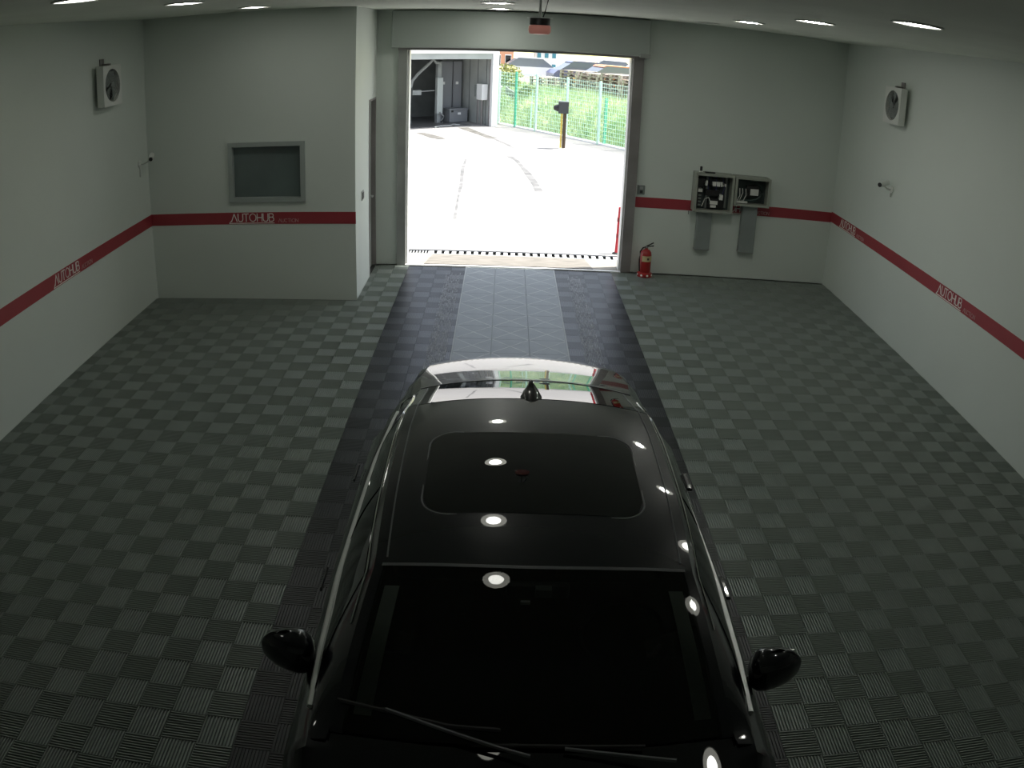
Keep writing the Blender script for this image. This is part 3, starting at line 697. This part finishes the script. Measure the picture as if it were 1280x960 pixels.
# door mirrors
def ellip(c, r, p=2.6, nu=16, nv=12):
    V, F = [], []
    sg = lambda a, e: math.copysign(abs(a)**e, a); e = 2/p
    for i in range(nv+1):
        ph = -math.pi/2+math.pi*i/nv
        for k in range(nu):
            t = 2*math.pi*k/nu
            V.append((c[0]+r[0]*sg(math.cos(ph), e)*sg(math.cos(t), e), c[1]+r[1]*sg(math.cos(ph), e)*sg(math.sin(t), e), c[2]+r[2]*sg(math.sin(ph), e)))
    for i in range(nv):
        for k in range(nu): F.append((i*nu+k, i*nu+(k+1) % nu, (i+1)*nu+(k+1) % nu, (i+1)*nu+k))
    return V, F
for s_ in (-1, 1):
    Vv, Ff = ellip((0, 0, 0), (.112, .075, .095))
    b = MB(); b.V = [(v[0], v[1]*(1-.35*(v[0]*s_/.118)) + (.02 if v[1] < 0 else 0) + .25*abs(v[0]+.118*s_)*.35, v[2]*(1-.15*(v[0]*s_)/.118)) for v in Vv]; b.F = Ff
    hs = b.build('mirror_housing', PAINT, car, smooth=True, loc=(s_*.955+.005, -8.75-.03*s_, 1.0)); hs.modifiers.clear()
    MB().box((-.085, .062, -.055), (.085, .068, .055)).build('mirror_glass', CHROME, hs)
    MB().tube([(s_*-.10, .0, -.05), (s_*-.17, .02, -.075)], [.028, .036], 8).build('mirror_arm', PAINT, hs, smooth=True)
    for yh in (-7.02, -8.02):
        h_ = bevel(MB().box((s_*.925-.01, yh-.09, .838), (s_*.925+.022*s_, yh+.09, .858)).build('door_handle', PAINT, car), .01)
    for c in WH:
        wheel = MB().lathe([(.20, -.11), (.31, -.11), (.335, -.09), (.335, .09), (.31, .11), (.20, .11)], seg=28, axis='X').build('tyre', RUBBER, car, smooth=True, loc=(s_*.80, c, .335))
        rim = MB().lathe([(.0001, .075), (.05, .085), (.20, .10), (.215, .105), (.215, -.1)], seg=28, axis='X').build('wheel_rim', ALU, wheel, smooth=True)
        if s_ < 0: rim.rotation_euler = (0, 0, math.pi)
    MB().box((s_*.62-.16, -10.56, .62), (s_*.62+.16, -10.42, .70)).build('headlamp', WHITE, car)
    MB().box((s_*.46-.16, -5.65, .72), (s_*.46+.16, -5.60, .79)).build('tail_lamp', FIRE, car)
g = MB()
for k in range(7): g.box((-.40, -10.635, .36+.04*k), (.40, -10.60, .375+.04*k))
g.build('grille', CHROME, car); MB().box((-.42, -10.625, .34), (.42, -10.58, .64)).build('grille_surround', BLACK, car)
MB().box((-.26, -5.615, .55), (.26, -5.59, .66)).build('licence_plate', WHITE, car)

# ------------------------------------------------------------------ outside
og = MB().box((-40, YB, -.3), (60, .80, -.004)).box((-40, 1.06, -.3), (60, 16.0, 0)).build('yard_ground', CONC); struct(og, 'bright sunlit concrete yard outside the doorway')
og2 = MB().box((-40, 16.0, -.3), (60, 140, -.002)).build('far_ground', CONC); struct(og2, 'pale ground stretching past the building outside')
ap = MB().box((-1.60, YB, -.02), (1.72, .84, .001)).build('apron', APRON); struct(ap, 'worn beige concrete apron just outside the doorway')
rp = MB(); rp.V = [(-1.20, .265, .001), (1.16, .265, .001), (1.08, .80, .001), (-1.12, .80, .001), (-1.20, .265, .012), (1.16, .265, .012), (1.08, .80, .006), (-1.12, .80, .006)]
rp.F = [(0,3,2,1),(4,5,6,7),(0,1,5,4),(1,2,6,5),(2,3,7,6),(3,0,4,7)]
tag(rp.build('ramp_plate', RAMP), 'worn flat ramp plate lying on the apron in the doorway', 'ramp plate')
dg = empty('drain_grate', (0, .95, 0)); tag(dg, 'long drain grate of pale bars outside the doorway', 'drain grate')
MB().box((-1.60, -.11, -.06), (1.62, .11, -.03)).build('channel', BLACK, dg)
MB().box((-1.60, -.115, -.05), (1.62, -.10, .002)).build('edge_angle', ALU, dg); MB().box((-1.60, .06, -.05), (1.62, .115, .004)).build('edge_angle', BLACK, dg)
gm = MB().box((-.029, -.095, -.03), (.029, .05, .003)); gme = mesh('grate_bar', gm.V, gm.F); gme.materials.append(WHITE2); fix(gme)
gs = MB().box((-.011, -.095, -.03), (.011, .055, .001)); gse = mesh('grate_bar', gs.V, gs.F); gse.materials.append(STEEL); fix(gse)
x = -1.55
while x < 1.58:
    o = bpy.data.objects.new('grate_bar', gse if x < -1.15 else gme); COL.objects.link(o); o.parent = dg; o.location = (x, 0, 0); x += .045 if x < -1.15 else .108
rpst = empty('red_post', (1.60, 1.22, 0)); tag(rpst, 'thin red marker post just outside the doorway', 'post')
MB().tube([(0, 0, 0), (.01, 0, .40), (.02, .02, .72)], .026, 10).build('pole', mat('post_red', (.62, .03, .05), .45), rpst, smooth=True); MB().lathe([(.06, 0), (.06, .012), (.03, .02)], seg=14).build('base', RUBBER, rpst, smooth=True)
for z in (.25, .5): MB().lathe([(.0275, 0), (.0275, .06)], seg=12).build('band', mat('post_dark_red', (.30, .02, .03), .5), rpst, loc=(.008, .004, z))
# tyre marks on the yard
def stain(pts, w, m, label):
    V = []; F = []
    for i, p in enumerate(pts):
        a = Vector(pts[max(0, i-1)]); b = Vector(pts[min(len(pts)-1, i+1)]); d = (b-a).normalized(); n = Vector((-d.y, d.x)); ww = w*(.6+.7*random.random())/2
        V += [(p[0]+n.x*ww, p[1]+n.y*ww, .003), (p[0]-n.x*ww, p[1]-n.y*ww, .003)]
        if i: F.append((2*i-2, 2*i-1, 2*i+1, 2*i))
    b = MB(); b.V = V; b.F = F; o = b.build('tyre_mark', m); tag(o, label, 'tyre mark', kind='stuff')
stain([(-.02, 10.9), (.18, 10.2), (.30, 9.2), (.42, 8.2), (.50, 7.4), (.56, 6.7), (.60, 6.0)], .16, STAIN, 'curved grey tyre mark on the sunlit concrete')
stain([(-1.10, 10.2), (-1.10, 8.6), (-1.02, 6.5), (-1.0, 5.0), (-.97, 3.9), (-.95, 3.2)], .07, STAIN, 'faint straight tyre mark on the sunlit concrete')
stain([(-1.55, 17.4), (-1.2, 16.4), (-.85, 15.5), (-.5, 14.6)], .38, STAIN2, 'dark streak on the ground before the building')  # broad darker streak laid over the concrete
stain([(-2.85, 15.7), (-2.5, 15.1), (-2.25, 14.6), (-2.0, 14.1)], .34, STAIN2, 'short dark streak on the ground beside the building opening')
stain([(-.5, 14.6), (-.1, 13.4), (.1, 12.6)], .12, STAIN, 'thin grey streak trailing off the dark streak')

# building across the yard
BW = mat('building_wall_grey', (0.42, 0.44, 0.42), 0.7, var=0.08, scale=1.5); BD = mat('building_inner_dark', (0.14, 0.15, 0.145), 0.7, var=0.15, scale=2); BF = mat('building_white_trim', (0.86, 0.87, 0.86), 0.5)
bd = empty('service_building', (-.49, 18.03, 0), math.radians(31.3)); tag(bd, 'open fronted grey service building with white frame across the yard', 'building')
MB().box((-.185, -.05, 0), (.05, .14, 2.70)).build('corner_post', BF, bd)
MB().box((-9, -.05, 2.56), (-.185, .14, 2.70)).build('fascia', BF, bd)
MB().box((-9, 0, 2.36), (-.19, .10, 2.56)).build('header_beam', BW, bd)
MB().box((-9.1, -.02, 2.70), (.06, 4.2, 2.82)).build('roof_slab', BW, bd)
MB().box((-.10, .14, 0), (.03, 4.2, 2.70)).build('side_wall', BW, bd)
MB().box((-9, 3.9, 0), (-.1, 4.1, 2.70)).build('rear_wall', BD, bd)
MB().box((-9.1, .0, 0), (-9, 4.2, 2.70)).build('side_wall', BW, bd)
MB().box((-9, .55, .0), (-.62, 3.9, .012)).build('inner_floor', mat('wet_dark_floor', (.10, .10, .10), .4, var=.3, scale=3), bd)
for y in (.5, 1.1, 1.7, 2.3): MB().box((-.115, y, 0), (-.10, y+.02, 2.5)).build('panel_joint', BD, bd)
MB().box((-.20, .10, .0), (-.155, .16, 2.5)).build('downpipe', STEELB, bd)
eb = empty('meter_cabinet', (bd.location.x, bd.location.y, 0), math.radians(31.3)); tag(eb, 'white meter cabinet on thin legs inside the service building entrance', 'cabinet')
MB().box((-.36, .34, .90), (-.14, .72, 1.46)).build('body', WHITE2, eb); MB().box((-.365, .36, .93), (-.36, .70, 1.43)).build('door', BF, eb)
MB().box((-.40, .70, 1.0), (-.30, .80, 1.42)).build('conduit_box', GREYP, eb)
for (x, y) in ((-.33, .40), (-.33, .66), (-.18, .66)): MB().box((x-.02, y-.02, 0), (x+.02, y+.02, .90)).build('leg', STEELB, eb)
ck = empty('equipment_chest', (bd.location.x, bd.location.y, 0), math.radians(31.3)); tag(ck, 'low grey equipment chest with a white label inside the service building', 'chest')
CHEST = mat('chest_grey', (.23, .24, .25), .6)
bevel(MB().box((-.98, 1.5, .012), (-.26, 1.95, .46)).build('body', CHEST, ck), .02); bevel(MB().box((-1.0, 1.48, .46), (-.24, 1.97, .51)).build('lid', CHEST, ck), .01); MB().box((-.66, 1.49, .29), (-.54, 1.5, .37)).build('label', WHITE2, ck); MB().box((-.92, 1.485, .38), (-.84, 1.5, .45)).build('latch', BLACK, ck)
lk = empty('vehicle_lift', (bd.location.x, bd.location.y, 0), math.radians(31.3)); tag(lk, 'grey vehicle lift column with bent pipes inside the service building', 'machine')
MACH = mat('machine_grey', (.30, .315, .31), .55, var=.1, scale=3); MACHL = mat('machine_light', (.50, .53, .51), .5)
MB().box((-1.46, 1.55, .35), (-1.24, 1.70, 1.64)).build('front_panel', MACHL, lk); MB().box((-1.42, 1.62, .012), (-1.28, 1.80, 2.22)).build('column', MACH, lk)
for (x0, x1, lb_) in ((-1.12, -.62, 'wide grey locker with a gauge inside the service building'), (-.58, -.24, 'narrow grey locker beside the wide locker inside the service building')):
    cbn = empty('locker', (bd.location.x, bd.location.y, 0), math.radians(31.3)); tag(cbn, lb_, 'locker')
    MB().box((x0, 2.06, .012), (x1, 2.36, 2.2)).build('body', CHEST, cbn); MB().box((x0+.02, 2.045, .06), (x1-.02, 2.06, 2.15)).build('door', CHEST, cbn); MB().box((x0+.09, 2.02, 1.36), (x0+.19, 2.045, 1.46)).build('gauge', PAPER, cbn)
MB().tube([(-2.46, 1.6, .012), (-2.46, 1.6, 1.30), (-2.40, 1.6, 1.55), (-2.2, 1.6, 1.78), (-1.72, 1.6, 2.20), (-1.62, 1.6, 2.30), (-1.50, 1.6, 2.18), (-1.36, 1.6, 2.17)], .055, 8).build('bent_pipe', MACH, lk, smooth=True)
MB().box((-4, 1.55, 2.30), (-1.2, 1.62, 2.37)).build('top_rail', MACH, lk); MB().box((-2.45, 1.45, 1.05), (-2.12, 1.55, 1.22)).build('pump', MACH, lk); MB().tube([(-2.12, 1.5, 1.17), (-1.6, 1.5, 1.19)], .018, 6).build('lance', MACH, lk, smooth=True)
MB().tube([(-1.36, 1.54, .40), (-1.2, 1.52, .25), (-1.3, 1.5, .1), (-1.25, 1.5, .02)], .03, 6).build('hose', MACH, lk, smooth=True)
hs = MB().tube([(-2.2, .2, .03), (-1.9, .45, .03), (-1.5, .42, .04), (-1.3, .6, .05), (-1.1, .5, .03)], .03, 6).build('floor_hose', MACH); hs.location = bd.location; hs.rotation_euler = (0, 0, math.radians(31.3)); tag(hs, 'grey hose lying on the service building floor', 'hose')

# mesh fence
FG = mat('fence_green', (0.10, 0.50, 0.33), 0.5); FGL = mat('fence_pale_green', (0.60, 0.85, 0.72), 0.5)
Q0 = Vector((-.42, 18.8, 0)); fw_ = Vector((.553, -.833, 0)); fm_ = Vector((.833, .553, 0))
fe_ = empty('mesh_fence', Q0, math.atan2(fw_.y, fw_.x)); tag(fe_, 'green welded wire mesh fence along the yard edge', 'fence')
posts = [-1.6, .05, 1.08, 2.28, 3.92, 5.52, 6.85, 8.2, 9.6]
for i, s_ in enumerate(posts):
    MB().box((s_-.03, -.03, 0), (s_+.03, .03, 1.95)).build('post', FG if i in (2, 6) else FGL, fe_)
MB().box((5.72-.03, .05, 0), (5.72+.03, .11, 1.45)).build('brace_post', FG, fe_); MB().tube([(1.9, .06, .0), (1.98, .06, 1.4)], .022, 6).build('brace_post', FGL, fe_)
for a, b_ in zip(posts[:-1], posts[1:]):
    m = MB(); z = .08
    while z < 1.93: m.box((a+.03, -.006, z), (b_-.03, .006, z+.012)); z += .12
    x = a+.08
    while x < b_-.04: m.box((x, -.004, .05), (x+.006, .004, 1.92)); x += .10
    m.build('wire_panel', FGL, fe_)
kb = MB().box((-1.6, -.02, -.05), (9.6, .14, .05)).build('kerb', WHITE2); kb.location = Q0; kb.rotation_euler = (0, 0, math.atan2(fw_.y, fw_.x)); tag(kb, 'pale concrete kerb under the mesh fence', 'kerb'); kb['kind'] = 'structure'

# gate reader post
rd = empty('reader_post', (1.50, 12.84, 0)); tag(rd, 'dark bollard carrying a black box camera in front of the fence', 'bollard')
MB().tube([(.02, 0, 0), (.02, 0, 1.05)], .05, 12).build('pole', mat('rust_brown', (.07, .045, .025), .7), rd, smooth=True)
MB().box((-.085, .06, .0), (-.035, .10, 1.05)).build('yellow_backing', mat('safety_yellow', (.85, .62, .12), .5), rd)
bevel(MB().box((-.17, -.14, 1.03), (.11, .14, 1.37)).build('camera_box', mat('box_black', (.045, .05, .05), .5), rd), .012)
MB().lathe([(.10, 0), (.10, -.04), (.06, -.13), (.0001, -.14)], seg=14, axis='X').build('side_lamp', BLACK, rd, smooth=True, loc=(-.17, 0, 1.18))
MB().lathe([(.13, 0), (.13, .012)], seg=18).build('base_plate', WHITE2, rd)

# grassy bank
def bank_h(o, s_):
    return 1.10*(1-math.exp(-max(0, o)/.7))*(.95+.05*math.sin(s_*.8+1)+.03*math.sin(o*1.7+s_*2.1)) - .04*max(0, o-4)
V, F = [], []; us = fr(-14, 16, 76); vs = [0.16, .3, .5, .8, 1.1, 1.5, 2, 2.6, 3.3, 4, 5, 6, 7.5, 9, 11, 14, 18]
for s_ in us:
    for o_ in vs:
        P = Q0+fw_*s_+fm_*o_; V.append((P.x, P.y, bank_h(o_-.16, s_)+random.uniform(-.03, .03)*(o_ > .2)))
n = len(vs)
for i in range(len(us)-1):
    for k in range(n-1): F.append((i*n+k, i*n+k+1, (i+1)*n+k+1, (i+1)*n+k))
F = upn(V, F); b = MB(); b.V = V; b.F = F
GR = mat('bank_grass', (0.26, 0.36, 0.14), 0.9, rgb2=(0.50, 0.54, 0.30), scale=1.6, bump=.5, bscale=8)
bk = b.build('grass_bank', GR, smooth=True); struct(bk, 'grassy bank rising behind the mesh fence')
GB = mat('grass_blade', (0.33, 0.50, 0.24), 0.8, rgb2=(0.68, 0.74, 0.46), scale=1.1)
m = MB()
for k in range(26000):
    s_ = random.uniform(-5.5, 8.5); o_ = .2+random.random()**1.5*4.5
    P = Q0+fw_*s_+fm_*o_; z = bank_h(o_-.16, s_)-.02; hh = random.uniform(.08, .34)*(1.4 if random.random() < .15 else 1); a = random.uniform(0, 6.28); w_ = random.uniform(.008, .02); lx, ly = random.uniform(-.12, .12), random.uniform(-.12, .12)
    n = len(m.V); m.V += [(P.x-w_*math.cos(a), P.y-w_*math.sin(a), z), (P.x+w_*math.cos(a), P.y+w_*math.sin(a), z), (P.x+lx, P.y+ly, z+hh)]; m.F.append((n, n+1, n+2))
me = mesh('bank_grass_blades', m.V, m.F); me.materials.append(GB); o = bpy.data.objects.new('bank_grass_blades', me); COL.objects.link(o); o.parent = bk; o['kind'] = 'stuff'
# shrub
def shrub(name, loc, r, nl, label, m):
    e = empty(name, loc); tag(e, label, 'shrub'); q = MB()
    for k in range(nl):
        d = Vector((random.gauss(0, 1), random.gauss(0, 1), abs(random.gauss(0, .8)))).normalized()*r*random.uniform(.55, 1); d.z *= .9
        a = Vector((random.gauss(0, 1), random.gauss(0, 1), random.gauss(0, .5))).normalized()*.07; b_ = a.cross(Vector((random.gauss(0, 1), 1, random.gauss(0, 1)))).normalized()*.035
        n = len(q.V); q.V += [tuple(d-a), tuple(d+b_), tuple(d+a), tuple(d-b_)]; q.F.append((n, n+1, n+2, n+3))
    me = mesh('foliage', q.V, q.F); me.materials.append(m); o = bpy.data.objects.new('foliage', me); COL.objects.link(o); o.parent = e
    st_ = MB()
    for k in range(5): st_.tube([(0, 0, -.5), (random.uniform(-.4, .4)*r, random.uniform(-.4, .4)*r, r*.7)], [.03, .01], 5)
    st_.build('stem', mat('bark', (.10, .075, .05), .9), e)
LEAF = mat('shrub_leaf', (0.10, 0.20, 0.05), 0.6, rgb2=(0.34, 0.40, 0.12), scale=3); LEAF2 = mat('olive_leaf', (.26, .28, .08), .6, rgb2=(.5, .48, .2), scale=3)
P = Q0+fw_*-1.9+fm_*1.6; shrub('leafy_shrub', (P.x, P.y, 1.25), .55, 700, 'dark leafy shrub behind the fence beside the service building', LEAF)
P = Q0+fw_*-4.3+fm_*3.2; shrub('leafy_shrub', (P.x, P.y, 1.45), .65, 700, 'yellowish shrub rising behind the dark shrub', LEAF2)
P = Q0+fw_*-.35+fm_*1.5; shrub('leafy_shrub', (P.x, P.y, 1.05), .36, 360, 'small green shrub on the bank near the fence post', LEAF)
# scrap boards beside the shrub
P = Q0+fw_*-.62+fm_*.62; z0 = .95
for (dx, dz, rz, rx, L_, lb) in ((-.22, .18, .4, .9, .40, 'pale weathered board leaning on the bank beside the shrub'), (.22, .14, -.5, .7, .40, 'grey scrap sheet tilted on the bank beside the shrub')):
    o = MB().box((-L_/2, -.02, -.20), (L_/2, .02, .20), rx=rx).build('scrap_board', WHITE if dx < 0 else GREYP, loc=(P.x+dx, P.y, z0+dz)); o.rotation_euler = (0, .5*math.copysign(1, dx), rz); tag(o, lb, 'board')
# pallets stacked on the bank
pm = MB()
for k in range(6): pm.box((-.55+.19*k, -.5, .105), (-.42+.19*k, .5, .125)); 
for k in range(9): pm.box((-.55+.48*(k % 3), -.5+.45*(k//3), .02), (-.43+.48*(k % 3), -.40+.45*(k//3), .105))
for k in range(3): pm.box((-.55, -.5+.45*k, 0), (.53, -.40+.45*k, .02))
PAL = mat('pallet_wood', (.24, .21, .17), .85, rgb2=(.52, .47, .40), scale=5)
pme = mesh('pallet', pm.V, pm.F); pme.materials.append(PAL); fix(pme)
def palst(s_, o_, n, tilt=0):
    P = Q0+fw_*s_+fm_*o_; z = bank_h(o_-.16, s_)+.02
    for k in range(n):
        o = bpy.data.objects.new('pallet', pme); COL.objects.link(o); o.location = (P.x+random.uniform(-.03, .03), P.y+random.uniform(-.03, .03), z+k*.127); o.rotation_euler = (0, 0, math.atan2(fw_.y, fw_.x)+random.uniform(-.04, .04)+tilt)
        tag(o, 'weathered wooden pallet in the stacks on the bank beyond the fence', 'pallet', 'pallets stacked on the bank')
for (s_, o_, n) in ((-2.9, 4.2, 4), (-.85, 4.2, 7), (.38, 4.2, 6), (1.6, 4.2, 7), (2.8, 4.2, 6), (4.0, 4.2, 6)): palst(s_, o_, n)
# parked cars far off
def far_car(loc, rz, rgb, label):
    e = empty('parked_car', loc, rz); tag(e, label, 'car', 'parked cars beyond the bank'); pm_ = mat('paint_%s' % label.split()[0], rgb, .3, coat=.6)
    MB().prism([(-2.2, .25), (2.2, .25), (2.25, .6), (2.0, .78), (1.0, .88), (-2.0, .92), (-2.25, .7)], -.88, .88).build('body', pm_, e)
    MB().prism([(-1.9, .90), (1.0, .88), (.35, 1.38), (-1.1, 1.42)], -.74, .74).build('cabin', mat('far_car_glass', (.16, .18, .21), .15), e)
    MB().prism([(-1.25, 1.36), (.40, 1.34), (.30, 1.43), (-1.1, 1.46)], -.72, .72).build('roof', pm_, e)
    for x in (-1.4, 1.4):
        for y in (-.8, .8): MB().lathe([(.31, -.09), (.31, .09)], seg=16, axis='Y').build('wheel', RUBBER, e, loc=(x, y, .31))
far_car((1.5, 40, .45), .1, (.75, .76, .78), 'white sedan parked beyond the pallets')
far_car((4.4, 37, .45), .2, (.10, .11, .22), 'navy sedan parked beyond the pallets')
far_car((7.6, 35, .45), .1, (.62, .63, .66), 'silver sedan parked beyond the pallets')
far_car((7.0, 44, .45), .0, (.80, .80, .80), 'bright white van sized car parked behind the navy sedan')
far_car((5.6, 32.5, .45), .3, (.70, .22, .08), 'orange car parked nearest the pallet stacks')
tr = struct(MB().box((-14, 31, -.2), (60, 70, .45)).build('terrace', mat('terrace_gravel', (.46, .44, .40), .95, var=.1, scale=.8)), 'raised gravel terrace where cars are parked')
def house(name, loc, size, wallm, roofm, winm, label, nx, nz):
    e = empty(name, loc); tag(e, label, 'building'); w_, d_, h_ = size
    MB().box((-w_/2, 0, 0), (w_/2, d_, h_)).build('wall', wallm, e)
    MB().prism([(-w_/2-.3, h_), (w_/2+.3, h_), (0, h_+w_*.22)], -.3, d_+.3).build('roof', roofm, e)
    for i in range(nx):
        for k in range(nz):
            x = -w_/2+w_*(i+.5)/nx; z = h_*(k+.5)/nz; f = MB().box((x-w_*.3/nx, -.06, z-h_*.26/nz), (x+w_*.3/nx, 0, z+h_*.26/nz)).build('window', WHITE2, e)
            MB().box((x-w_*.26/nx, -.08, z-h_*.22/nz), (x+w_*.26/nx, -.06, z+h_*.22/nz)).build('pane', winm, f)
house('brick_house', (-.9, 52, .45), (2.3, 4, 3.4), mat('peach_brick', (.58, .30, .18), .8), mat('dark_roof', (.08, .07, .07), .8), BGLASS, 'peach coloured house far beyond the shrubs', 3, 2)
house('blue_window_building', (2.75, 54, .45), (1.7, 4, 3.4), mat('pale_render', (.66, .70, .70), .8), mat('dark_roof', (.08, .07, .07), .8), mat('blue_pane', (.06, .22, .28), .2), 'pale building with blue windows far beyond the parked cars', 3, 4)
V = []; F = []
for i in range(41):
    for k in range(9): V.append((-60+5*i, 75+6*k, .0+k*1.1+(k > 0)*(1.5*math.sin(i*.7)+random.uniform(-.3, .5))))
for i in range(40):
    for k in range(8): a = i*9+k; F.append((a, a+9, a+10, a+1))
b = MB(); b.V = V; b.F = upn(V, F); hl = b.build('hillside', mat('dry_hill', (.42, .40, .16), .95, rgb2=(.62, .58, .30), scale=.15), smooth=True); struct(hl, 'dry yellowish hillside far behind the buildings')
